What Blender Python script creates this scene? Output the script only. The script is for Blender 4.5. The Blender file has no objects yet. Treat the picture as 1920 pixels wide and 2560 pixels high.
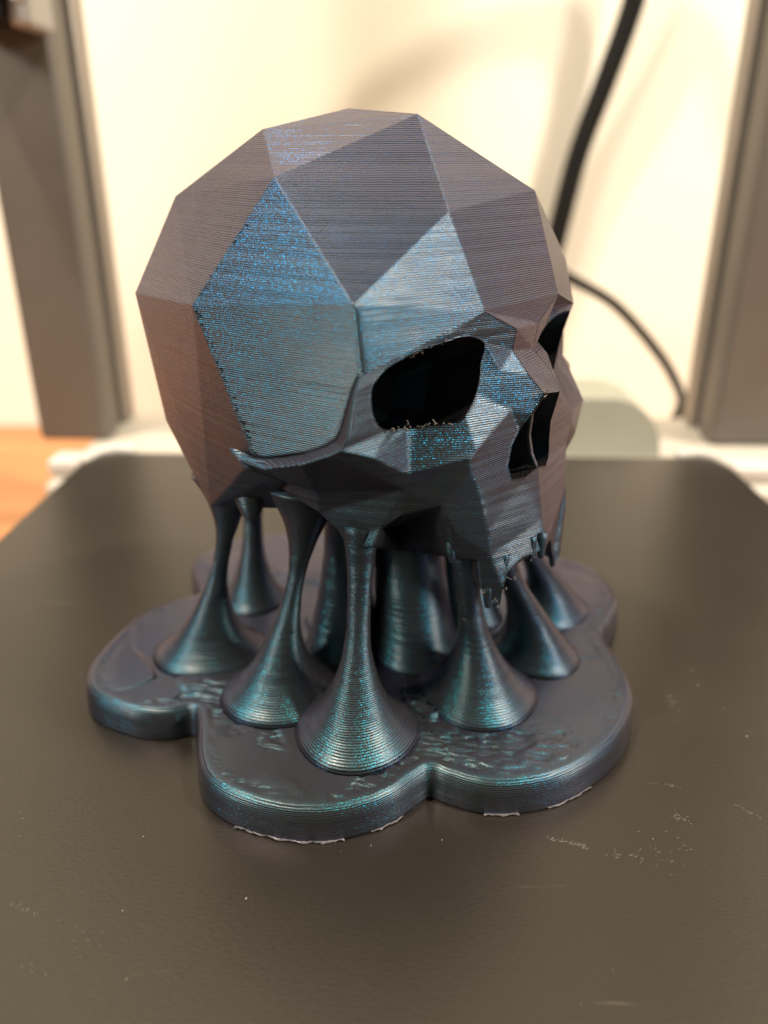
import bpy, bmesh, math, random, json
from mathutils import Vector, Matrix, noise

# ------------------------------------------------------------------ camera, world, lamps, exposure
scene = bpy.context.scene
col = scene.collection
R = math.radians

cam_d = bpy.data.cameras.new('camera')
cam = bpy.data.objects.new('camera', cam_d)
col.objects.link(cam)
cam.location = (0.0, 0.0, 0.1075)
cam.rotation_euler = (R(90 - 23.8), 0.0, R(1.4))
cam_d.sensor_width = 36.0
cam_d.lens = 28.125
cam_d.clip_start = 0.005
cam_d.clip_end = 20.0
cam_d.dof.use_dof = True
cam_d.dof.focus_distance = 0.138
cam_d.dof.aperture_fstop = 9.0
scene.camera = cam

world = bpy.data.worlds.new('World')
scene.world = world
world.use_nodes = True
bg = world.node_tree.nodes['Background']
bg.inputs['Color'].default_value = (1.0, 0.87, 0.70, 1)
bg.inputs['Strength'].default_value = 0.16


def lamp(name, loc, aim, size, power, color):
    d = bpy.data.lights.new(name, 'AREA')
    d.shape = 'DISK'
    d.size = size
    d.energy = power
    d.color = color
    o = bpy.data.objects.new(name, d)
    col.objects.link(o)
    o.location = loc
    o.rotation_euler = (Vector(aim) - Vector(loc)).to_track_quat('-Z', 'Y').to_euler()
    return o


lamp('ceiling_lamp', (-0.50, 0.05, 1.30), (0.0, 0.3, 0.05), 0.10, 26, (1.0, 0.885, 0.72))
lamp('ceiling_lamp', (0.85, 0.00, 1.35), (0.0, 0.3, 0.05), 0.10, 33, (1.0, 0.885, 0.72))
lamp('room_lamp', (-0.85, -0.38, 0.60), (0.0, 0.15, 0.05), 0.20, 10, (1.0, 0.93, 0.82))
lamp('room_lamp', (0.98, -0.20, 0.48), (0.0, 0.15, 0.05), 0.20, 12.5, (1.0, 0.93, 0.82))

scene.view_settings.view_transform = 'Standard'
scene.view_settings.look = 'None'
scene.view_settings.exposure = -0.14
scene.view_settings.gamma = 1.0
scene.render.engine = 'CYCLES'
scene.cycles.use_denoising = True
scene.cycles.max_bounces = 6

D = json.loads('''{"ridge":[[5.61,-39.95,61.84],[9.41,-40.65,61.16],[15.46,-40.69,61.04],[19.46,-40.2,62.02],[22.79,-39.49,63.16],[27.49,-38.0,65.3],[29.58,-37.29,66.48],[30.26,-36.72,68.27],[30.08,-35.9,71.35],[30.09,-34.77,75.09],[30.15,-33.72,77.38]],
 "ridge_in":[[6.14,-39.52,62.51],[8.14,-39.24,62.13],[13.11,-38.45,61.89],[16.93,-37.7,62.72],[20.34,-36.98,63.85],[24.45,-36.02,65.84],[26.58,-35.46,67.31],[27.37,-35.08,69.12],[27.98,-34.61,71.75],[28.82,-33.96,75.42],[29.7,-33.52,77.48]],
 "face":{"E0":[30.53,-31.17,74.55],
 "E1":[30.74,-30.3,76.3],
 "E2":[31.05,-27.86,77.84],
 "E3":[31.57,-24.22,78.86],
 "E4":[33.1,-20.58,80.0],
 "E5":[34.52,-16.65,80.73],
 "E6":[35.73,-13.16,81.09],
 "E7":[36.9,-9.55,79.45],
 "E8":[36.94,-10.6,76.3],
 "E9":[37.41,-11.4,74.02],
 "E10":[37.62,-13.0,70.9],
 "E11":[38.02,-15.67,69.11],
 "E12":[37.62,-17.02,67.85],
 "E13":[34.78,-20.1,67.39],
 "E14":[31.65,-23.51,67.12],
 "E15":[30.85,-28.75,68.11],
 "E16":[30.61,-30.96,71.03],
 "tb":[34.0,-19.03,81.63],
 "u":[39.7,-4.09,81.35],
 "nb":[38.95,-3.71,77.5],
 "n2":[42.39,-4.2,74.28],
 "nt":[44.9,-2.59,70.83],
 "lc":[39.38,-8.0,75.01],
 "io2":[41.8,-8.09,68.56],
 "io1":[40.75,-16.7,63.53],
 "A1":[43.93,-4.8,67.47],
 "A2":[42.36,-5.59,64.44],
 "A3":[42.15,-7.41,62.0],
 "A4":[42.15,-8.21,58.47],
 "A5":[42.43,-7.09,55.77],
 "A6":[43.12,-3.76,55.47],
 "A7":[43.54,0.0,56.42],
 "Z2":[31.86,-32.16,64.44],
 "Z3":[33.75,-25.58,60.29],
 "Z4":[40.59,-18.16,62.44],
 "O2":[18.62,-31.96,54.99],
 "O3":[32.02,-24.79,56.72],
 "O4":[30.76,-23.5,51.42],
 "O4b":[28.0,-25.8,48.87],
 "O5":[26.92,-26.8,45.33],
 "O5b":[21.25,-27.2,43.71],
 "O6b":[19.96,-28.5,47.19],
 "O6":[17.2,-30.0,50.09],
 "O7":[6.64,-33.0,55.25],
 "M1":[40.64,-17.8,60.4],
 "M2":[36.54,-20.17,53.54],
 "M3":[41.11,-15.49,55.97],
 "M4":[41.87,-12.5,47.65],
 "M5":[41.67,-11.66,42.32],
 "M6":[36.67,-15.33,41.68],
 "M7":[37.79,-17.33,47.83],
 "PM1":[17.62,-7.0,33.81],
 "PM2":[16.37,-10.0,39.25],
 "G1":[39.73,-12.83,41.12],
 "G2":[39.93,-11.69,34.98],
 "G3":[41.59,-10.03,31.99],
 "G4":[42.83,-9.02,31.2],
 "G5":[43.33,-9.3,35.15],
 "G6":[43.51,-8.04,38.45],
 "G7":[44.33,-5.2,40.07],
 "G8":[45.44,-1.88,40.28],
 "B1":[45.21,0.0,46.29],
 "B2":[46.5,0.0,40.66]},
 "cran":{"a":[-30.03,-30.58,83.71],
 "b":[-29.9,-18.93,100.85],
 "c":[-11.37,-12.1,112.51],
 "d":[-1.05,0.0,116.05],
 "e":[14.89,0.0,114.67],
 "g":[4.25,-24.59,104.85],
 "h":[-2.94,-38.0,85.1],
 "k":[-25.4,-30.06,58.69],
 "n":[-7.7,-34.51,45.92],
 "m":[11.06,-39.0,61.49],
 "r":[30.92,-12.5,99.94],
 "s":[37.59,-11.0,84.94],
 "t":[31.17,-25.5,80.2],
 "q1":[28.08,-32.5,87.77],
 "q2":[30.07,-33.63,77.35],
 "q4":[28.82,-35.37,66.47]},
 "far":{"t":[34.2,27.0,81.17],
 "r":[31.8,12.5,102.44],
 "s":[38.95,11.0,85.37],
 "u":[39.21,4.0,81.13],
 "nb":[38.91,3.6,76.5],
 "n2":[43.07,3.5,73.0],
 "nt":[45.0,3.0,70.0],
 "q1":[28.53,33.0,88.88],
 "q2":[31.07,30.0,76.25],
 "E0":[32.27,26.5,73.24],
 "E1":[32.77,26.5,75.56],
 "E2":[33.45,26.2,77.54],
 "E3":[34.8,24.5,80.02],
 "E4":[35.52,20.0,80.35],
 "E5":[35.65,16.5,79.96],
 "E6":[36.08,12.5,78.94],
 "E7":[36.47,9.0,76.97],
 "E8":[36.39,8.5,75.58],
 "E9":[37.21,9.0,74.07],
 "E10":[37.74,11.0,72.04],
 "E11":[37.52,13.5,70.21],
 "E12":[36.5,16.0,69.75],
 "E13":[34.75,20.0,69.65],
 "E14":[33.4,23.0,70.12],
 "E15":[32.47,25.2,70.73],
 "E16":[32.1,26.3,71.73],
 "Z2":[34.39,28.0,67.42],
 "Z3":[38.18,27.5,61.89],
 "M2":[38.82,24.0,55.79],
 "A1":[43.63,4.6,66.77],
 "A2":[42.05,6.4,63.16],
 "A3":[41.75,7.0,59.79],
 "A4":[41.91,7.0,57.08],
 "A5":[42.2,6.3,55.95],
 "M4":[43.11,13.0,48.46],
 "M5":[43.74,12.5,43.82],
 "G4":[43.7,10.5,33.02],
 "G3":[44.1,11.5,34.23]},
 "far_ridge":[[5.61,39.95,61.84],[9.41,40.65,61.16],[15.46,40.69,61.04],[19.46,40.2,62.02],[22.79,39.49,63.16],[27.49,38.0,65.3],[29.58,37.29,66.48],[31.66,29.0,70.24],[31.4,29.0,71.85],[31.03,29.5,73.94],[30.96,30.0,76.24]],
 "cols":[{"b":[25.16,-30.31,7.0],
 "t":[22.29,-24.74,47.98],
 "rb":12.8,"rw":2.25,"rt":3.6,"wf":0.56},{"b":[36.75,-5.57,7.0],
 "t":[35.02,-10.15,44.87],
 "rb":12.8,"rw":2.4,"rt":3.6,"wf":0.6},{"b":[5.13,-30.73,7.0],
 "t":[7.24,-22.5,52.38],
 "rb":12.8,"rw":1.85,"rt":10.0,"wf":0.54},{"b":[-17.57,-30.32,7.0],
 "t":[-11.42,-26.39,49.41],
 "rb":12.4,"rw":1.6,"rt":7.0,"wf":0.58},{"b":[-27.74,-8.68,7.0],
 "t":[-28.88,-5.55,39.72],
 "rb":9.0,"rw":2.4,"rt":6.5,"wf":0.62},{"b":[38.44,14.25,7.0],
 "t":[36.62,-1.76,45.63],
 "rb":10.5,"rw":2.4,"rt":4.0,"wf":0.66},{"b":[32.42,32.59,7.0],
 "t":[31.65,11.67,44.87],
 "rb":10.0,"rw":2.2,"rt":6.5,"wf":0.66},{"b":[16.84,-1.1,7.0],
 "t":[10.34,2.03,50.05],
 "rb":11,"rw":8.0,"rt":11,"wf":0.5},{"b":[3.68,-9.96,7.0],
 "t":[8.59,-11.0,52.08],
 "rb":9.5,"rw":5.6,"rt":9,"wf":0.6},{"b":[18.64,17.92,7.0],
 "t":[7.97,19.0,47.1],
 "rb":8.0,"rw":4.5,"rt":9,"wf":0.6}],
 "outline":[[-31.56,-53.7],[-26.75,-56.24],[-21.12,-56.56],[-12.37,-54.23],[-6.83,-50.41],[-4.27,-46.84],[-0.65,-48.56],[6.77,-54.36],[12.86,-57.45],[19.77,-57.49],[27.76,-55.01],[34.65,-50.67],[39.1,-44.89],[41.59,-39.01],[42.39,-32.6],[43.2,-30.15],[46.3,-29.4],[52.54,-27.47],[57.67,-23.26],[61.82,-17.23],[64.58,-8.92],[65.65,0.58],[64.01,10.43],[61.27,16.6],[55.86,23.45],[47.49,32.17],[46.23,37.6],[44.34,46.94],[40.44,53.06],[31.49,60.93],[22.88,61.68],[3.99,59.38],[-18.78,47.92],[-40.68,32.09],[-56.34,14.78],[-57.93,-3.24],[-48.58,-10.94],[-41.95,-15.15],[-42.95,-20.88],[-44.0,-31.05],[-39.59,-42.59],[-35.37,-49.86]],
 "center":[10.1,-6.92],
 "seams":[[[[37.67,-40.64],[42.69,-29.74],[47.77,-20.77],[55.48,-8.56]],4.4],[[[46.48,-35.57],[39.35,-25.21],[29.2,-15.38]],4.0],[[[-7.84,-48.73],[-4.36,-40.96],[6.9,-38.53],[2.99,-48.16]],4.0],[[[9.56,-40.97],[18.19,-44.25]],1.8],[[[35.2,-26.93],[42.56,-19.18]],2.5]],
 "scuffs":[[[25.57,104.8],[32.17,102.72],60,0.25],[[32.17,102.72],[39.71,100.92],16,0.5],[[58.49,145.99],[59.22,141.15],22,0.5],[[49.21,110.52],[50.86,109.24],26,0.5],[[46.91,118.61],[52.63,117.54],12,0.15],[[61.25,113.06],[65.45,109.27],18,0.2],[[40.23,99.96],[50.5,103.17],30,1.6],[[-61.41,89.27],[-56.13,87.28],22,0.3],[[-50.31,85.37],[-45.08,80.81],12,1.5],[[-54.99,81.33],[-51.39,77.71],8,0.8]],
 "root":[-0.0097,0.16367,0.0],
 "mast":[[-4.05,-28.0,55.39],[2.58,-33.0,45.11]]}''')


# ------------------------------------------------------------------ helpers
def tag(o, label=None, cat=None, group=None, kind=None):
    if label: o['label'] = label
    if cat: o['category'] = cat
    if group: o['group'] = group
    if kind: o['kind'] = kind
    return o


def empty(name, loc, rz=0.0):
    o = bpy.data.objects.new(name, None)
    col.objects.link(o)
    o.location = loc
    o.rotation_euler = (0, 0, rz)
    o.empty_display_size = 0.01
    return o


def link(name, bm, mat, parent=None, smooth=False, loc=None):
    me = bpy.data.meshes.new(name)
    bm.normal_update()
    bm.to_mesh(me)
    bm.free()
    if smooth:
        me.polygons.foreach_set('use_smooth', [True] * len(me.polygons))
    me.materials.append(mat)
    o = bpy.data.objects.new(name, me)
    col.objects.link(o)
    if parent: o.parent = parent
    if loc: o.location = loc
    return o


def box(bm, x0, x1, y0, y1, z0, z1, bev=0.0, seg=2):
    r = bmesh.ops.create_cube(bm, size=1.0)
    vs = r['verts']
    for v in vs:
        v.co = Vector((x0 + (v.co.x + .5) * (x1 - x0), y0 + (v.co.y + .5) * (y1 - y0), z0 + (v.co.z + .5) * (z1 - z0)))
    if bev > 0:
        es = set()
        for v in vs:
            es.update(v.link_edges)
        bmesh.ops.bevel(bm, geom=list(es), offset=bev, segments=seg, affect='EDGES', profile=0.5)
    return bm


def prism(bm, pts, z0, z1, bev=0.0, seg=2):
    """closed polygon pts (x, y) from z0 to z1"""
    lo = [bm.verts.new((x, y, z0)) for x, y in pts]
    hi = [bm.verts.new((x, y, z1)) for x, y in pts]
    n = len(pts)
    top = bm.faces.new(hi)
    bm.faces.new(lo[::-1])
    for i in range(n):
        bm.faces.new((lo[i], lo[(i + 1) % n], hi[(i + 1) % n], hi[i]))
    bmesh.ops.recalc_face_normals(bm, faces=bm.faces[:])
    if bev > 0:
        bmesh.ops.bevel(bm, geom=list(top.edges), offset=bev, segments=seg, affect='EDGES', profile=0.5)
    return bm


def spline(pts, n, closed=False):
    """Catmull-Rom through pts, n samples per span"""
    P = [Vector(p) for p in pts]
    m = len(P)
    out = []
    for i in range(m if closed else m - 1):
        g = (lambda k: P[k % m]) if closed else (lambda k: P[min(max(k, 0), m - 1)])
        a, b, c, d = g(i - 1), g(i), g(i + 1), g(i + 2)
        for j in range(n):
            t = j / n
            out.append(0.5 * ((2 * b) + (c - a) * t + (2 * a - 5 * b + 4 * c - d) * t * t + (3 * b - a - 3 * c + d) * t ** 3))
    if not closed:
        out.append(P[-1].copy())
    return out


def tube(bm, path, rad, seg=14):
    """a round tube along a list of points; rad is a number or a function of 0..1"""
    rings = []
    n = len(path)
    up = Vector((0.31, 0.2, 0.93))
    for i, p in enumerate(path):
        t = (path[min(i + 1, n - 1)] - path[max(i - 1, 0)]).normalized()
        a = t.cross(up)
        if a.length < 1e-4:
            a = t.cross(Vector((1, 0, 0)))
        a.normalize()
        b = t.cross(a)
        up = b
        up = a.cross(t)
        r = rad(i / (n - 1)) if callable(rad) else rad
        rings.append([bm.verts.new(p + (a * math.cos(k * 2 * math.pi / seg) + b * math.sin(k * 2 * math.pi / seg)) * r) for k in range(seg)])
    for i in range(n - 1):
        for k in range(seg):
            bm.faces.new((rings[i][k], rings[i][(k + 1) % seg], rings[i + 1][(k + 1) % seg], rings[i + 1][k]))
    bm.faces.new(rings[0][::-1])
    bm.faces.new(rings[-1])
    bmesh.ops.recalc_face_normals(bm, faces=bm.faces[:])
    return bm


# ------------------------------------------------------------------ materials
class NT:
    def __init__(self, name):
        self.m = bpy.data.materials.new(name)
        self.m.use_nodes = True
        self.t = self.m.node_tree
        self.t.nodes.clear()
        self.out = self.n('ShaderNodeOutputMaterial')

    def n(self, kind, **kw):
        x = self.t.nodes.new(kind)
        for k, v in kw.items():
            setattr(x, k, v)
        return x

    def put(self, sock, v):
        if isinstance(v, bpy.types.NodeSocket):
            self.t.links.new(v, sock)
        else:
            sock.default_value = v

    def math(self, op, a, b=0.0, c=0.0, clamp=False):
        x = self.n('ShaderNodeMath', operation=op, use_clamp=clamp)
        self.put(x.inputs[0], a); self.put(x.inputs[1], b); self.put(x.inputs[2], c)
        return x.outputs[0]

    def vmath(self, op, a, b=(0, 0, 0), s=None):
        x = self.n('ShaderNodeVectorMath', operation=op)
        self.put(x.inputs[0], a)
        if s is None:
            self.put(x.inputs[1], b)
        else:
            self.put(x.inputs['Scale'], s)
        return x.outputs[0]

    def noise(self, vec, scale, detail=2.0, rough=0.5):
        x = self.n('ShaderNodeTexNoise')
        self.put(x.inputs['Vector'], vec)
        x.inputs['Scale'].default_value = scale
        x.inputs['Detail'].default_value = detail
        x.inputs['Roughness'].default_value = rough
        return x

    def ramp(self, fac, stops, interp='LINEAR'):
        x = self.n('ShaderNodeValToRGB')
        r = x.color_ramp
        r.interpolation = interp
        while len(r.elements) < len(stops):
            r.elements.new(0.5)
        for e, (p, c) in zip(r.elements, stops):
            e.position = p
            e.color = c if len(c) == 4 else (*c, 1)
        self.put(x.inputs[0], fac)
        return x.outputs[0]

    def mixc(self, fac, a, b):
        x = self.n('ShaderNodeMix', data_type='RGBA')
        self.put(x.inputs[0], fac); self.put(x.inputs[6], a); self.put(x.inputs[7], b)
        return x.outputs[2]

    def principled(self, **kw):
        x = self.n('ShaderNodeBsdfPrincipled')
        for k, v in kw.items():
            self.put(x.inputs[k.replace('_', ' ')], v)
        return x

    def done(self, sh):
        self.t.links.new(sh, self.out.inputs['Surface'])
        return self.m


FILM = 307.0    # nanometres


def filament(name):
    """dark colour-shifting plastic laid down in fine horizontal layers, with pearl flakes"""
    T = NT(name)
    tc = T.n('ShaderNodeTexCoord').outputs['Object']
    geo = T.n('ShaderNodeNewGeometry')
    bev = T.n('ShaderNodeBevel', samples=4)
    sepb = T.n('ShaderNodeSeparateXYZ')
    T.put(sepb.inputs[0], tc)
    # crisp facets above, softened where the plastic melts
    rad = T.n('ShaderNodeMapRange')
    T.put(rad.inputs['Value'], sepb.outputs[2])
    rad.inputs['From Min'].default_value = 0.060
    rad.inputs['From Max'].default_value = 0.084
    rad.inputs['To Min'].default_value = 0.0011
    rad.inputs['To Max'].default_value = 0.00055
    T.put(bev.inputs['Radius'], rad.outputs[0])
    N0 = bev.outputs[0]
    sep = T.n('ShaderNodeSeparateXYZ')
    T.put(sep.inputs[0], tc)
    wob = T.noise(tc, 260.0, 2.0).outputs['Fac']
    z = T.math('ADD', sep.outputs[2], T.math('MULTIPLY', wob, 0.00022))
    amp = T.noise(tc, 120.0, 2.0).outputs['Fac']
    line = T.math('COSINE', T.math('MULTIPLY', z, 2 * math.pi / 0.00034))
    wn = T.n('ShaderNodeTexWhiteNoise', noise_dimensions='1D')
    T.put(wn.inputs['W'], T.math('FLOOR', T.math('DIVIDE', z, 0.00034)))
    stm = T.n('ShaderNodeMapping')
    T.put(stm.inputs['Vector'], tc)
    stm.inputs['Scale'].default_value = (90, 90, 2600)
    streak = T.noise(stm.outputs[0], 1.0, 2.0).outputs['Fac']
    irr = T.math('ADD', T.math('MULTIPLY_ADD', wn.outputs['Value'], 0.20, -0.10), T.math('MULTIPLY_ADD', streak, 0.24, -0.12))
    amp2 = T.math('ADD', T.math('MULTIPLY', T.math('MULTIPLY_ADD', amp, 0.5, 0.20), line), irr)
    comb = T.n('ShaderNodeCombineXYZ')
    T.put(comb.inputs[2], amp2)
    N1 = T.vmath('NORMALIZE', T.vmath('ADD', N0, comb.outputs[0]))
    vor = T.n('ShaderNodeTexVoronoi', feature='F1')
    T.put(vor.inputs['Vector'], tc)
    vor.inputs['Scale'].default_value = 10500.0
    rnd = T.vmath('SUBTRACT', vor.outputs['Color'], (0.5, 0.5, 0.5))
    N2 = T.vmath('NORMALIZE', T.vmath('ADD', N1, T.vmath('SCALE', rnd, s=0.45)))
    patch = T.noise(tc, 90.0, 3.0).outputs['Fac']
    body = T.principled(Base_Color=(0.0165, 0.0155, 0.0160, 1), Roughness=0.31, IOR=1.53, Normal=N1)
    # pearl flakes: a thin film that reflects teal head-on, blue to violet at an angle
    gl = T.principled(Base_Color=(0.02, 0.016, 0.018, 1), Roughness=0.30, IOR=2.4, Normal=N2)
    gl.inputs['Thin Film Thickness'].default_value = FILM
    gl.inputs['Thin Film IOR'].default_value = 1.62
    mix = T.n('ShaderNodeMixShader')
    sepc = T.n('ShaderNodeSeparateXYZ')
    T.put(sepc.inputs[0], vor.outputs['Color'])
    mask = T.math('GREATER_THAN', T.math('ADD', sepc.outputs[0], T.math('MULTIPLY', patch, 0.5)), 0.86)
    T.put(mix.inputs[0], T.math('MULTIPLY_ADD', mask, 0.52, 0.12))
    T.put(mix.inputs[1], body.outputs[0])
    T.put(mix.inputs[2], gl.outputs[0])
    return T.done(mix.outputs[0])


def simple(name, color, rough, metal=0.0, var=0.10, scale=60.0, spec=0.5, bump=0.0, bscale=900.0):
    T = NT(name)
    tc = T.n('ShaderNodeTexCoord').outputs['Object']
    f = T.noise(tc, scale, 3.0).outputs['Fac']
    a = tuple(c * (1 - var) for c in color)
    b = tuple(min(1, c * (1 + var)) for c in color)
    p = T.principled(Base_Color=T.mixc(f, (*a, 1), (*b, 1)), Roughness=T.math('MULTIPLY_ADD', f, 0.12, rough - 0.06), Metallic=metal)
    p.inputs['Specular IOR Level'].default_value = spec
    if bump > 0:
        bn = T.n('ShaderNodeBump')
        bn.inputs['Strength'].default_value = bump
        bn.inputs['Distance'].default_value = 0.0002
        T.put(bn.inputs['Height'], T.noise(tc, bscale, 3.0).outputs['Fac'])
        T.put(p.inputs['Normal'], bn.outputs[0])
    return T.done(p.outputs[0])


def sheet_material():
    """black textured spring-steel sheet with rub marks and fine scratches"""
    T = NT('textured_build_sheet')
    tc = T.n('ShaderNodeTexCoord').outputs['Object']
    mp = T.n('ShaderNodeMapping')
    T.put(mp.inputs['Vector'], tc)
    mp.inputs['Scale'].default_value = (1.0, 2.2, 1.0)
    mp.inputs['Rotation'].default_value = (0, 0, R(20))
    grain = T.noise(mp.outputs[0], 900.0, 3.0, 0.6).outputs['Fac']
    cloud = T.noise(tc, 22.0, 4.0).outputs['Fac']
    sc = T.n('ShaderNodeMapping')
    T.put(sc.inputs['Vector'], tc)
    sc.inputs['Rotation'].default_value = (0, 0, R(-18))
    sc.inputs['Scale'].default_value = (60, 900, 1)
    scr = T.ramp(T.noise(sc.outputs[0], 1.0, 2.0, 0.4).outputs['Fac'], [(0.70, (0, 0, 0)), (0.76, (1, 1, 1))])
    where = T.ramp(T.noise(tc, 45.0, 2.0).outputs['Fac'], [(0.56, (0, 0, 0)), (0.70, (1, 1, 1))])
    wear = T.math('MULTIPLY', scr, where)
    c = T.mixc(cloud, (0.011, 0.009, 0.0072, 1), (0.018, 0.015, 0.012, 1))
    c = T.mixc(T.math('MULTIPLY', wear, 0.35), c, (0.22, 0.19, 0.16, 1))
    p = T.principled(Base_Color=c, Roughness=T.math('MULTIPLY_ADD', cloud, 0.10, 0.25))
    p.inputs['Specular IOR Level'].default_value = 0.42
    p.inputs['Specular Tint'].default_value = (1.0, 0.93, 0.84, 1)
    bn = T.n('ShaderNodeBump')
    bn.inputs['Strength'].default_value = 0.18
    bn.inputs['Distance'].default_value = 0.00025
    T.put(bn.inputs['Height'], grain)
    T.put(p.inputs['Normal'], bn.outputs[0])
    return T.done(p.outputs[0])


def wood_material():
    T = NT('orange_wood')
    tc = T.n('ShaderNodeTexCoord').outputs['Object']
    mp = T.n('ShaderNodeMapping')
    T.put(mp.inputs['Vector'], tc)
    mp.inputs['Scale'].default_value = (2.0, 22.0, 2.0)
    f = T.noise(mp.outputs[0], 3.0, 5.0, 0.6).outputs['Fac']
    p = T.principled(Base_Color=T.ramp(f, [(0.3, (0.34, 0.125, 0.038)), (0.55, (0.47, 0.20, 0.068)), (0.8, (0.53, 0.26, 0.10))]), Roughness=0.4)
    return T.done(p.outputs[0])


MF = filament('colour_shift_filament')
M_SHEET = sheet_material()
M_WOOD = wood_material()
M_WALL = simple('cream_wall_paint', (0.78, 0.75, 0.635), 0.75, var=0.03, scale=9.0, bump=0.2, bscale=300.0)
M_POST = simple('satin_grey_metal', (0.120, 0.106, 0.091), 0.42, metal=0.35, var=0.05)
M_RAIL = simple('anodised_rail', (0.27, 0.235, 0.20), 0.38, metal=0.6, var=0.05)
M_SLOT = simple('dark_slot_plastic', (0.03, 0.027, 0.024), 0.6)  # near-black plastic, shared by the upright slots and the bed carriage
M_BASE = simple('pale_printer_base', (0.46, 0.42, 0.36), 0.5, var=0.04)
M_BEDM = simple('bare_bed_metal', (0.30, 0.28, 0.255), 0.42, metal=0.3, var=0.06)
M_TAB = simple('white_corner_clip', (0.52, 0.49, 0.45), 0.4, var=0.04)
M_BLACK = simple('black_rubber', (0.005, 0.0045, 0.004), 0.55, spec=0.2)
M_WIRE = simple('grey_brown_wire', (0.014, 0.012, 0.010), 0.5, spec=0.25)
M_OLIVE = simple('grey_green_plastic', (0.26, 0.26, 0.21), 0.55, var=0.04)
M_BRIM = simple('pale_thin_plastic', (0.26, 0.24, 0.25), 0.4, var=0.3, scale=400.0)
M_STRING = simple('pale_string', (0.13, 0.115, 0.105), 0.45, var=0.4, scale=900.0)
M_SCUFF = simple('rubbed_residue', (0.06, 0.053, 0.046), 0.7, var=0.4, scale=500.0)
M_DUST = simple('pale_dust', (0.36, 0.32, 0.27), 0.8)

# ------------------------------------------------------------------ setting: wall
bm = bmesh.new()
box(bm, -1.3, 1.3, 0.55, 0.57, -0.45, 1.25)
tag(link('wall', bm, M_WALL), 'cream painted wall behind the printer', kind='structure')

# wooden table under everything
bm = bmesh.new()
box(bm, -0.75, 0.75, -0.22, 0.545, -0.095, -0.067, 0.003)
tag(link('wooden_table', bm, M_WOOD), 'orange brown wooden tabletop under the printer', 'table')

# ------------------------------------------------------------------ printer frame
frame = tag(empty('printer_frame', (0.0, 0.40, -0.067)), 'grey metal printer frame with two uprights behind the black bed', 'printer frame')
fl = (0, -0.40, 0.067)


def part(name, bm, mat, parent=frame, smooth=False):
    o = link(name, bm, mat, parent, smooth)
    if parent is frame:
        o.location = fl
    return o


bm = bmesh.new(); box(bm, -0.150, 0.250, 0.305, 0.408, -0.0665, -0.016, 0.004, 3); part('base', bm, M_BASE)
bm = bmesh.new(); box(bm, -0.090, 0.094, -0.06, 0.30, -0.0665, -0.030, 0.004, 3); part('bed_carriage', bm, M_SLOT)


def upright(x0, x1):
    # square extrusion with a dark slot along its inner side face
    lo, hi = -0.0158, 0.44
    sx = 1 if x0 > 0 else -1
    bm = bmesh.new(); box(bm, x0, x1, 0.360, 0.3785, lo, hi, 0.0028, 4)
    p = part('upright_post', bm, M_POST)
    bm = bmesh.new(); box(bm, x0, x1, 0.3880, 0.4015, lo, hi, 0.0014, 3)
    link('rear_rail', bm, M_RAIL, p)
    inner = (x0 + 0.004, x1 - 0.001) if sx > 0 else (x0 + 0.001, x1 - 0.004)
    bm = bmesh.new(); box(bm, inner[0], inner[1], 0.3780, 0.3885, lo, hi)
    link('slot', bm, M_SLOT, p)


upright(-0.1735, -0.1400)
upright(0.1440, 0.2060)
# dark tensioner bracket on the upright
bm = bmesh.new(); box(bm, -0.172, -0.146, 0.330, 0.3585, 0.1545, 0.20, 0.002)
br = part('gantry_bracket', bm, M_BLACK)
bm = bmesh.new(); box(bm, -0.1455, -0.1365, 0.336, 0.3585, 0.152, 0.20, 0.002)
link('bracket_plate', bm, M_BEDM, br)
for zz in (0.163,):
    bm = bmesh.new()
    tube(bm, [Vector((-0.1405, 0.332, zz)), Vector((-0.1405, 0.3365, zz))], 0.003, 18)
    link('bolt', bm, M_TAB, br)

# grey green rounded cable cover behind the bed
def rounded_plate(x0, x1, z0, z1, rr, y0, y1):
    pts = [(x0, z0), (x1, z0)]
    prof = [(x1, z0 + 0.001)]
    cx, cz = x1 - rr, z1 - rr
    pts += [(cx + rr * math.cos(a * math.pi / 24), cz + rr * math.sin(a * math.pi / 24)) for a in range(0, 13)]
    pts += [(x0 + rr, z1)] + [(x0 + rr - rr * math.sin(a * math.pi / 24), cz + rr * math.cos(a * math.pi / 24)) for a in range(1, 13)]
    bm = bmesh.new()
    a = [bm.verts.new((x, y0, z)) for x, z in pts]
    b = [bm.verts.new((x, y1, z)) for x, z in pts]
    f1 = bm.faces.new(a); bm.faces.new(b[::-1])
    n = len(pts)
    for i in range(n):
        bm.faces.new((a[i], b[i], b[(i + 1) % n], a[(i + 1) % n]))
    bmesh.ops.recalc_face_normals(bm, faces=bm.faces[:])
    return bm


bm = rounded_plate(-0.02, 0.113, -0.0157, 0.0135, 0.024, 0.335, 0.37)
part('cable_cover', bm, M_OLIVE)

# ------------------------------------------------------------------ print bed
bed = tag(empty('print_bed', (0.0, 0.17, -0.030)), 'black textured print bed with chamfered corners under the melted skull', 'print bed')
bl = (0, -0.17, 0.030)
XL, XR, YB, YF, CH = -0.1242, 0.1256, 0.2995, 0.045, 0.0135


def oct_pts(x0, x1, y0, y1, ch):
    return [(x0 + ch, y0), (x1 - ch, y0), (x1, y0 + ch), (x1, y1 - ch), (x1 - 0.0032, y1 - 0.002), (x1 - 0.0045, y1), (x0 + 0.0045, y1), (x0 + 0.0032, y1 - 0.002), (x0, y1 - ch), (x0, y0 + ch)]


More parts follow.
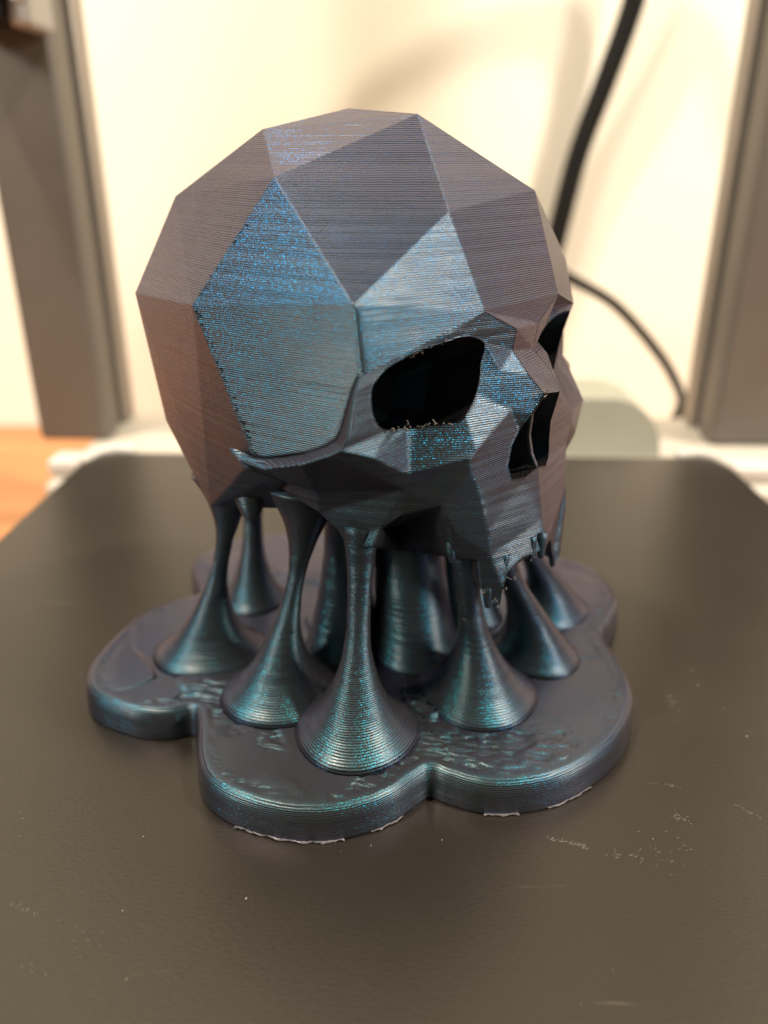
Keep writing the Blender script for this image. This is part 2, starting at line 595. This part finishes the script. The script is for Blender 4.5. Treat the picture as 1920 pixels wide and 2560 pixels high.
bm = bmesh.new()
prism(bm, oct_pts(XL, XR, YF, YB, CH), -0.0012, 0.0, 0.0002, 1)
o = link('build_sheet', bm, M_SHEET, bed); o.location = bl
bm = bmesh.new()
prism(bm, [(XL + 0.004, YF + 0.004), (XR - 0.004, YF + 0.004), (XR - 0.0035, YB + 0.004), (XR - 0.008, YB + 0.0058), (XL + 0.008, YB + 0.0058), (XL + 0.0035, YB + 0.004)], -0.0060, -0.0014, 0.0006, 2)
o = link('heated_plate', bm, M_BEDM, bed); o.location = bl
for sx, xc in ((-1, XL), (1, XR)):
    bm = bmesh.new()
    pth = spline([(xc - sx * 0.016, YB + 0.0052, -0.0005), (xc - sx * 0.008, YB + 0.0050, 0.0), (xc - sx * 0.003, YB + 0.001, 0.0), (xc + sx * 0.0012, YB - 0.008, -0.0008)], 6)
    tube(bm, pth, 0.0018, 12)
    o = link('corner_clip', bm, M_TAB, bed, True); o.location = bl
for sx, x0, x1 in ((-1, -0.150, -0.117), (1, 0.119, 0.156)):
    bm = bmesh.new(); box(bm, x0, x1, 0.3125, 0.3265, -0.0158, -0.0085, 0.002, 3)
    o = part('side_strip', bm, M_TAB)

# ------------------------------------------------------------------ cables
cable_pts = [[0.083, 0.5405, -0.02], [0.089, 0.54, 0.0222], [0.0944, 0.54, 0.0485], [0.0972, 0.539, 0.0655], [0.1055, 0.537, 0.1111], [0.1172, 0.534, 0.1506], [0.1275, 0.53, 0.1892], [0.1307, 0.524, 0.2263], [0.1271, 0.515, 0.2516], [0.1173, 0.502, 0.2751], [0.1029, 0.486, 0.2946], [0.0872, 0.47, 0.3069]]
bm = bmesh.new()
tube(bm, spline(cable_pts, 10), 0.0066, 18)
tag(link('black_cable', bm, M_BLACK, None, True), 'thick black cable rising past the skull forehead in front of the wall', 'cable')
wire_pts = [(0.060, 0.452, 0.062), (0.079, 0.45, 0.0547), (0.0895, 0.45, 0.0487), (0.1161, 0.45, 0.0341), (0.1422, 0.45, 0.0087), (0.1557, 0.45, -0.0097), (0.1564, 0.44, -0.0177), (0.1536, 0.44, -0.0286), (0.148, 0.44, -0.0355), (0.14, 0.44, -0.045)]
bm = bmesh.new()
tube(bm, spline(wire_pts, 8), 0.0028, 14)
tag(link('thin_wire', bm, M_WIRE, None, True), 'thin dark wire arching down beside the right upright', 'wire')

# ------------------------------------------------------------------ the printed skull
MM = 0.001
root = tag(empty('melted_skull_print', (D['root'][0], D['root'][1], 0.0), R(-38)), 'dark colour-shifting faceted skull melting down into a puddle on the print bed', 'skull model')
cr, fc, far = D['cran'], D['face'], D['far']


def side_point(n, s):
    """near side s=-1 (as measured), far side s=+1 (mirrored unless measured)"""
    src = cr.get(n) or fc.get(n)
    if s < 0 or abs(src[1]) < 0.01:
        return Vector(src) * MM
    if n in far:
        return Vector(far[n]) * MM
    return Vector((src[0], -src[1], src[2])) * MM


bm = bmesh.new()
V = {}
for n in cr:
    for s in (-1, 1):
        if abs(cr[n][1]) < 0.01 and s > 0:
            V[n, 1] = V[n, -1]
        else:
            V[n, s] = bm.verts.new(side_point(n, s))
extra = [(-44, 0, 84), (-36, 0, 98), (-39, 0, 63), (-27, 0, 46), (14, 20, 46.5), (14, -20, 46.5), (20, 0, 46)]
for p in extra:
    bm.verts.new(Vector(p) * MM)
bm.verts.ensure_lookup_table()
res = bmesh.ops.convex_hull(bm, input=bm.verts[:], use_existing_faces=False)
inner = [e for e in res['geom_interior'] if isinstance(e, bmesh.types.BMVert)]
bmesh.ops.dissolve_limit(bm, angle_limit=R(2.2), verts=bm.verts[:], edges=bm.edges[:])
# open the lower front, where the face is built on
brow = {V[n, s] for n in ('t', 's') for s in (-1, 1)}
low = [f for f in bm.faces if any(v in brow for v in f.verts) and f.normal.z < 0.2 and f.calc_center_median().z < 0.082 and any(v.co.z < 0.079 for v in f.verts)]
bmesh.ops.delete(bm, geom=low, context='FACES_ONLY')

for n in fc:
    for s in (-1, 1):
        if abs(fc[n][1]) < 0.01:
            if s < 0:
                V[n, -1] = V[n, 1] = bm.verts.new(Vector(fc[n]) * MM)
        else:
            V[n, s] = bm.verts.new(side_point(n, s))
RG, RI = {}, {}
for s, rid in ((-1, D['ridge']), (1, D['far_ridge'])):
    RG[s] = [bm.verts.new(Vector(p) * MM) for p in rid]
    RI[s] = [bm.verts.new(Vector((p[0], p[1] * (1 if s < 0 else -1), p[2])) * MM) for p in D['ridge_in']]
    for k, v in enumerate(RG[s]):
        V['K%d' % k, s] = v

polys = '''q1 t E3 E2 E1 q2
q2 E1 E0 E16 K8 K9
K8 E16 E15 K7
K7 E15 E14 Z3 Z2 K6
E14 E13 E12 E11 io1 Z4 Z3
t tb E4 E3
t s tb
tb s E6 E5 E4
s u nb E7 E6
E7 nb lc
nb n2 lc
n2 nt io2 lc
E7 lc E8
E8 lc E9
E9 lc io2
E9 io2 io1 E11 E10
nt A1 io2
A1 A2 io2
io1 io2 A2 A3 A4 M1 Z4
A4 A5 M3 M1
M3 A5 A6 A7 B1 M4
M4 B1 B2 G8 G7 G6 G5 M5
M5 G5 G4 G3 G2 G1
M1 M3 M4 M5 M6 M7 M2
M5 G1 M6
Z3 Z4 M1 M2 O4 O3
K4 K5 K6 Z2 Z3 O3 O2
O2 O3 O4 O4b O6b O6
O4b O5 O5b O6b
K1 K2 K3 K4 O2 O6 O7
K0 K1 O7
O4 M2 M7 M6 PM1 PM2
O4 PM2 O4b
O4b PM2 PM1 O5
O5 PM1 O5b
O5b PM1 O6b
O6b PM1 O6
O6 PM1 O7'''
RIM = {}
for s in (-1, 1):
    rp = [V['E%d' % k, s].co.copy() for k in range(17)]
    fine = spline(rp, 3, True)
    for k in range(17):
        RIM[s, k] = [bm.verts.new(fine[3 * k + 1]), bm.verts.new(fine[3 * k + 2])]


def rim_between(a, b, s):
    # the in-between rim points when a and b are neighbours on the socket rim
    if a[0] == 'E' and b[0] == 'E':
        i, j = int(a[1:]), int(b[1:])
        if (i + 1) % 17 == j:
            return RIM[s, i]
        if (j + 1) % 17 == i:
            return RIM[s, j][::-1]
    return []


for s in (-1, 1):
    for ln in polys.split('\n'):
        nm = ln.split()
        vs = []
        for q, n in enumerate(nm):
            vs.append(V[n, s])
            vs += rim_between(n, nm[(q + 1) % len(nm)], s)
        if s > 0:
            vs = vs[::-1]
        try:
            bm.faces.new(vs)
        except ValueError:
            pass
    # the flared lip that closes the temple panel
    for k in range(len(RG[s]) - 1):
        q = [RI[s][k], RI[s][k + 1], RG[s][k + 1], RG[s][k]]
        bm.faces.new(q if s < 0 else q[::-1])
# across the middle of the face
for q in (('s', 'u'), ('u', 'nb'), ('nb', 'n2'), ('n2', 'nt')):
    a, b = q
    try:
        bm.faces.new((V[a, -1], V[b, -1], V[b, 1], V[a, 1]))
    except ValueError:
        pass
# underside of the upper jaw
for seq in (('PM1', 'M6'), ('M6', 'G1'), ('G1', 'G2'), ('G2', 'G3'), ('G3', 'G4'), ('G4', 'G5'), ('G5', 'G6'), ('G6', 'G7'), ('G7', 'G8')):
    a, b = seq
    pa = [V[a, -1], V[b, -1], V[b, 1], V[a, 1]]
    if a in ('PM1', 'M6', 'G6', 'G7'):
        bm.faces.new(pa)
# fang backs: a short solid drip behind each fang outline
for s in (-1, 1):
    ring = [V[n, s] for n in ('G1', 'G2', 'G3', 'G4', 'G5', 'G6')]
    back = [bm.verts.new(v.co + Vector((-0.0032, 0.0010 * (-s), 0.0012))) for v in ring]
    for k in range(5):
        bm.faces.new((ring[k + 1], ring[k], back[k], back[k + 1]) if s < 0 else (ring[k], ring[k + 1], back[k + 1], back[k]))
    bm.faces.new(back if s < 0 else back[::-1])
# eye socket linings and nose lining
for s in (-1, 1):
    rim = []
    for k in range(17):
        rim += [V['E%d' % k, s]] + RIM[s, k]
    nr = len(rim)
    cen = sum((v.co for v in rim), Vector()) / nr
    prev = rim
    for depth, shrink in ((0.0012, 1.03), (0.005, 1.05), (0.013, 0.95), (0.018, 0.6)):
        cur = [bm.verts.new(cen + (v.co - cen) * shrink + Vector((-depth, -s * depth * 0.28, -depth * 0.40))) for v in rim]
        for k in range(nr):
            a, b = k, (k + 1) % nr
            bm.faces.new((prev[b], prev[a], cur[a], cur[b]) if s < 0 else (prev[a], prev[b], cur[b], cur[a]))
        prev = cur
    bm.faces.new(prev if s > 0 else prev[::-1])
    ap = [V[n, s] for n in ('nt', 'A1', 'A2', 'A3', 'A4', 'A5', 'A6', 'A7')]
    prev = ap
    for depth, shrink in ((0.002, 1.0), (0.009, 0.9)):
        cur = [bm.verts.new(v.co + Vector((-depth, 0, -depth * 0.35))) for v in ap]
        for k in range(7):
            bm.faces.new((prev[k], prev[k + 1], cur[k + 1], cur[k]) if s < 0 else (prev[k + 1], prev[k], cur[k], cur[k + 1]))
        prev = cur
    bm.faces.new(prev)
# nasal septum: a thin curved plate
sep_front = [(44.6, 70.5), (42.9, 68.4), (41.7, 66.0), (41.4, 62.0), (42.2, 58.6), (43.4, 56.5)]
for sgn in (-1, 1):
    fr = [bm.verts.new((u * MM, sgn * 0.00035, z * MM)) for u, z in sep_front]
    bk = [bm.verts.new(((u - 6) * MM, sgn * 0.00035, z * MM)) for u, z in sep_front]
    for k in range(5):
        q = (fr[k], fr[k + 1], bk[k + 1], bk[k])
        bm.faces.new(q if sgn > 0 else q[::-1])
    if sgn < 0:
        first = fr
    else:
        for k in range(5):
            bm.faces.new((first[k], first[k + 1], fr[k + 1], fr[k]))
V_CO = {k: v.co.copy() for k, v in V.items()}
skull = link('skull', bm, MF, root)
skull['label'] = 'faceted skull with dark empty eye sockets'


# melting columns -------------------------------------------------------------
def column(c, k):
    rnd = random.Random(40 + k)
    b, t = Vector(c['b']) * MM, Vector(c['t']) * MM
    bm = bmesh.new()
    n, seg = 46, 40
    rings = []
    ph = rnd.random() * 6
    for i in range(n + 1):
        s = i / n
        w = c['wf']
        if s < w:
            q = 1 - s / w
            r = c['rw'] + (c['rb'] - c['rw']) * (0.80 * q ** 2.2 + 0.20 * q ** 8)
        else:
            q = (s - w) / (1 - w)
            r = c['rw'] + (c['rt'] - c['rw']) * q ** 2.0
        e = s * s * (3 - 2 * s)
        p = b.lerp(t, e)
        p.z = b.z + (t.z - b.z) * s
        ring = []
        for j in range(seg):
            a = j * 2 * math.pi / seg
            rr = r * (1 + 0.05 * math.sin(2 * a + ph) + 0.03 * math.sin(3 * a + ph * 2 + 2 * s))
            rr += 0.12 * noise.noise(Vector((p.x * 300 + math.cos(a), p.z * 500, k * 7 + math.sin(a))))
            ring.append(bm.verts.new((p.x + rr * MM * math.cos(a), p.y + rr * MM * math.sin(a), p.z)))
        rings.append(ring)
    for i in range(n):
        for j in range(seg):
            bm.faces.new((rings[i][j], rings[i][(j + 1) % seg], rings[i + 1][(j + 1) % seg], rings[i + 1][j]))
    bm.faces.new(rings[0][::-1]); bm.faces.new(rings[-1])
    return link('drip_column', bm, MF, root, True)


for k, c in enumerate(D['cols']):
    column(c, k)

# hanging teardrop behind the cheek arch
a, b = [Vector(p) * MM for p in D['mast']]
bm = bmesh.new()
prof = [(0.0, 4.4), (0.2, 4.2), (0.45, 3.5), (0.7, 2.7), (0.85, 2.0), (0.95, 1.2), (1.0, 0.3)]
path = [a.lerp(b, s) for s, r in prof]
rr = [r * MM for s, r in prof]
tube(bm, path, lambda t: rr[min(len(rr) - 1, int(round(t * (len(rr) - 1))))], 20)
link('teardrop', bm, MF, root, True)

# tooth-like drips along the lower edge of the jaw
rnd = random.Random(8)
for n, s, ln, r0 in (('G3', -1, 1.6, 1.1), ('G4', -1, 1.9, 0.9), ('G6', -1, 1.2, 0.9), ('G8', -1, 1.6, 1.0), ('B2', 1, 2.2, 1.1), ('G7', 1, 1.8, 1.1), ('G4', 1, 1.6, 1.0), ('M6', -1, 1.3, 1.2)):
    p = V_CO[n, s]
    top = p + Vector((-1.0, 0, 3.2)) * MM
    low = p + Vector((-0.7, rnd.uniform(-.2, .2), -ln)) * MM
    prof = [(0, 1.0), (.2, 1.0), (.4, .92), (.6, .78), (.75, .66), (.86, .62), (.95, .46), (1, .1)]
    bm = bmesh.new()
    tube(bm, [top.lerp(low, t) for t, q in prof], lambda t: prof[int(round(t * 7))][1] * r0 * MM, 12)
    link('tooth_drip', bm, MF, root, True)

# puddle ----------------------------------------------------------------------
def seg_dist(p, a, b):
    d = b - a
    t = max(0.0, min(1.0, (p - a).dot(d) / d.length_squared))
    return (p - a - d * t).length


seams = [([Vector((*q, 0)) * MM for q in sm], wd * MM) for sm, wd in D['seams']]


def puddle():
    ol = [Vector((p[0], p[1], 0)) * MM for p in D['outline']]
    cen = Vector((*D['center'], 0)) * MM
    P = spline(ol, 14, True)
    n = len(P)
    # inward normals by local tangent
    nor = []
    for i in range(n):
        t = (P[(i + 2) % n] - P[i - 2]).normalized()
        q = Vector((-t.y, t.x, 0))
        if q.dot(cen - P[i]) < 0:
            q = -q
        nor.append(q)
    bm = bmesh.new()
    rings = []
    for inset, z in ((0.15, 0.0), (0.0, 0.35), (0.1, 1.3), (0.2, 3.4), (0.35, 5.2), (0.65, 6.2), (1.1, 6.75), (1.7, 7.0), (2.3, 7.08), (2.9, 7.1)):
        rings.append([bm.verts.new(P[i] + nor[i] * inset * MM + Vector((0, 0, z * MM))) for i in range(n)])
    last = [v.co.copy() for v in rings[-1]]
    M = 130
    for k in range(1, M):
        f = 1 - (k / M)
        ring = []
        for i in range(n):
            p = cen + (last[i] - cen) * f
            h = 0.45 if noise.noise(p * 50 + Vector((3.1, 7.7, 0))) > 0.16 else 0.0
            e = min(1.0, (1 - f) * 6)
            z = 7.1 + h * e
            rough = max(0.0, 1 - abs(k - 1.5) / 2.0) * (0.9 + 1.6 * noise.noise(p * 160 + Vector((0, 0, 4))))
            p2 = Vector((p.x, p.y, 0))
            for sm, wd in seams:
                dist = min(seg_dist(p2, sm[q], sm[q + 1]) for q in range(len(sm) - 1))
                lim = wd * (1 + 0.7 * noise.noise(p * 260))
                if dist < lim:
                    rough = max(rough, 0.9)
                    z -= 0.12
            z += 0.6 * max(0.0, rough) * (noise.noise(Vector((p.x * 260 + p.y * 160, p.y * 1500 - p.x * 900, 5))) + 0.15 * noise.noise(p * 2200))
            ring.append(bm.verts.new((p.x, p.y, z * MM)))
        rings.append(ring)
    for r in range(len(rings) - 1):
        for i in range(n):
            j = (i + 1) % n
            bm.faces.new((rings[r][i], rings[r][j], rings[r + 1][j], rings[r + 1][i]))
    bm.faces.new(rings[-1])
    bm.faces.new(rings[0][::-1])
    bmesh.ops.recalc_face_normals(bm, faces=bm.faces[:])
    return link('puddle', bm, MF, root, True), P, nor


pud, PP, NN = puddle()

# thin pale scraps of first-layer brim along the foot of the puddle
rnd = random.Random(5)
npt = len(PP)
for a0, a1 in ((9.2, 11.6), (12.3, 13.3), (17.1, 18.0), (18.8, 20.0)):
    i0, i1 = int(a0 * 14), int(a1 * 14)
    bm = bmesh.new()
    prev = None
    for i in range(i0, i1 + 1):
        p, q = PP[i % npt], NN[i % npt]
        w = (0.22 + 0.25 * math.sin(i * 0.9) * rnd.random()) * MM
        if i in (i0, i1):
            w *= 1.7
        a = bm.verts.new(p + q * 0.0004 + Vector((0, 0, 0.00015)))
        b = bm.verts.new(p - q * w + Vector((0, 0, 0.00012 + rnd.random() * 0.0003)))
        c = bm.verts.new(p - q * w + Vector((0, 0, 0.00045 + rnd.random() * 0.0003)))
        if prev:
            bm.faces.new((prev[0], a, b, prev[1])); bm.faces.new((prev[1], b, c, prev[2])); bm.faces.new((prev[2], c, a, prev[0]))
        prev = (a, b, c)
    link('brim_scrap', bm, M_BRIM, root)

# rough seam where the nozzle turned, along the back edge of the temple panel
rnd = random.Random(21)
bm = bmesh.new()
hh, gg, mm_ = (Vector(cr[n]) * MM for n in ('h', 'g', 'm'))
for a, b, cnt in ((hh, mm_, 95), (gg, hh, 30)):
    for k in range(cnt):
        t = (k + rnd.random()) / cnt
        if (a - b).length == 0 or (b is hh and t < 0.35):
            continue
        p = a.lerp(b, t) + Vector((rnd.uniform(-0.2, 0.9), rnd.uniform(0.05, 0.25), 0)) * MM
        sz = rnd.uniform(0.12, 0.30) * MM
        m4 = Matrix.Translation(p) @ Matrix.Diagonal((sz * rnd.uniform(1.5, 3.2), sz, sz * 0.55, 1))
        bmesh.ops.create_icosphere(bm, subdivisions=1, radius=1.0, matrix=m4)
o = link('seam_beads', bm, MF, root, True)
o['kind'] = 'stuff'
# fine pale strings and scraps left by the nozzle
bm = bmesh.new()


def strings(p0, p1, count, ln, spread):
    for _ in range(count):
        p = Vector(p0).lerp(Vector(p1), rnd.random()) * MM + Vector((rnd.uniform(0, .5), rnd.uniform(-.4, .2), rnd.uniform(-.3, .5))) * MM * spread
        d = Vector((rnd.uniform(-1, 1), rnd.uniform(-1, 0.2), rnd.uniform(-.5, .6))).normalized()
        pts = [p]
        for q in range(3):
            pts.append(pts[-1] + (d + Vector((rnd.uniform(-.6, .6), rnd.uniform(-.6, .6), rnd.uniform(-.6, .6)))) * ln * MM * rnd.uniform(.2, .5))
        tube(bm, spline(pts, 3), 0.00006 + rnd.random() * 0.00006, 5)


strings(fc['E15'], fc['E12'], 16, 0.6, 0.7)
strings(fc['E3'], fc['E5'], 9, 0.7, 1.0)
strings(fc['nt'], fc['nt'], 5, 0.9, 1.2)
strings(fc['G2'], fc['G4'], 8, 0.6, 0.8)
strings(fc['G5'], fc['G8'], 9, 0.6, 0.8)
for c in D['cols'][:4]:
    b, t = Vector(c['b']), Vector(c['t'])
    q0, q1 = b.lerp(t, .5), b.lerp(t, .75)
    strings(q0 + Vector((0, -c['rw'], 0)), q1 + Vector((0, -c['rw'], 0)), 4, 0.6, 1.2)
o = link('stringing', bm, M_STRING, root, True)
o['kind'] = 'stuff'

# ------------------------------------------------------------------ dust on the bed
rnd = random.Random(11)
bm = bmesh.new()
for _ in range(130):
    x = rnd.uniform(-0.11, 0.11)
    y = rnd.uniform(0.06, 0.26)
    s = rnd.choice((0.00004, 0.00005, 0.00006, 0.00007, 0.00009)) * rnd.uniform(0.7, 1.3)
    m4 = Matrix.Translation((x, y, s * 0.6)) @ Matrix.Rotation(rnd.random() * 6, 4, 'Z') @ Matrix.Diagonal((s * rnd.uniform(1, 2.6), s, s * 0.6, 1))
    bmesh.ops.create_icosphere(bm, subdivisions=1, radius=1.0, matrix=m4)
tag(link('dust', bm, M_DUST), 'pale specks of dust scattered on the black bed', 'dust', kind='stuff')

bm = bmesh.new()
for (ax, ay), (bx, by), cnt, sp in D['scuffs']:
    for _ in range(cnt):
        t = rnd.random()
        x = ax + (bx - ax) * t + rnd.gauss(0, sp)
        y = ay + (by - ay) * t + rnd.gauss(0, sp)
        s = rnd.uniform(0.05, 0.13)
        m4 = Matrix.Translation((x * MM, y * MM, 0.00002)) @ Matrix.Rotation(rnd.gauss(-0.3, 0.5), 4, 'Z') @ Matrix.Diagonal((s * MM * rnd.uniform(1, 4), s * MM, 0.00003, 1))
        bmesh.ops.create_icosphere(bm, subdivisions=1, radius=1.0, matrix=m4)
o = link('scuff_flecks', bm, M_SCUFF, bed)
o.location = bl
o['kind'] = 'stuff'
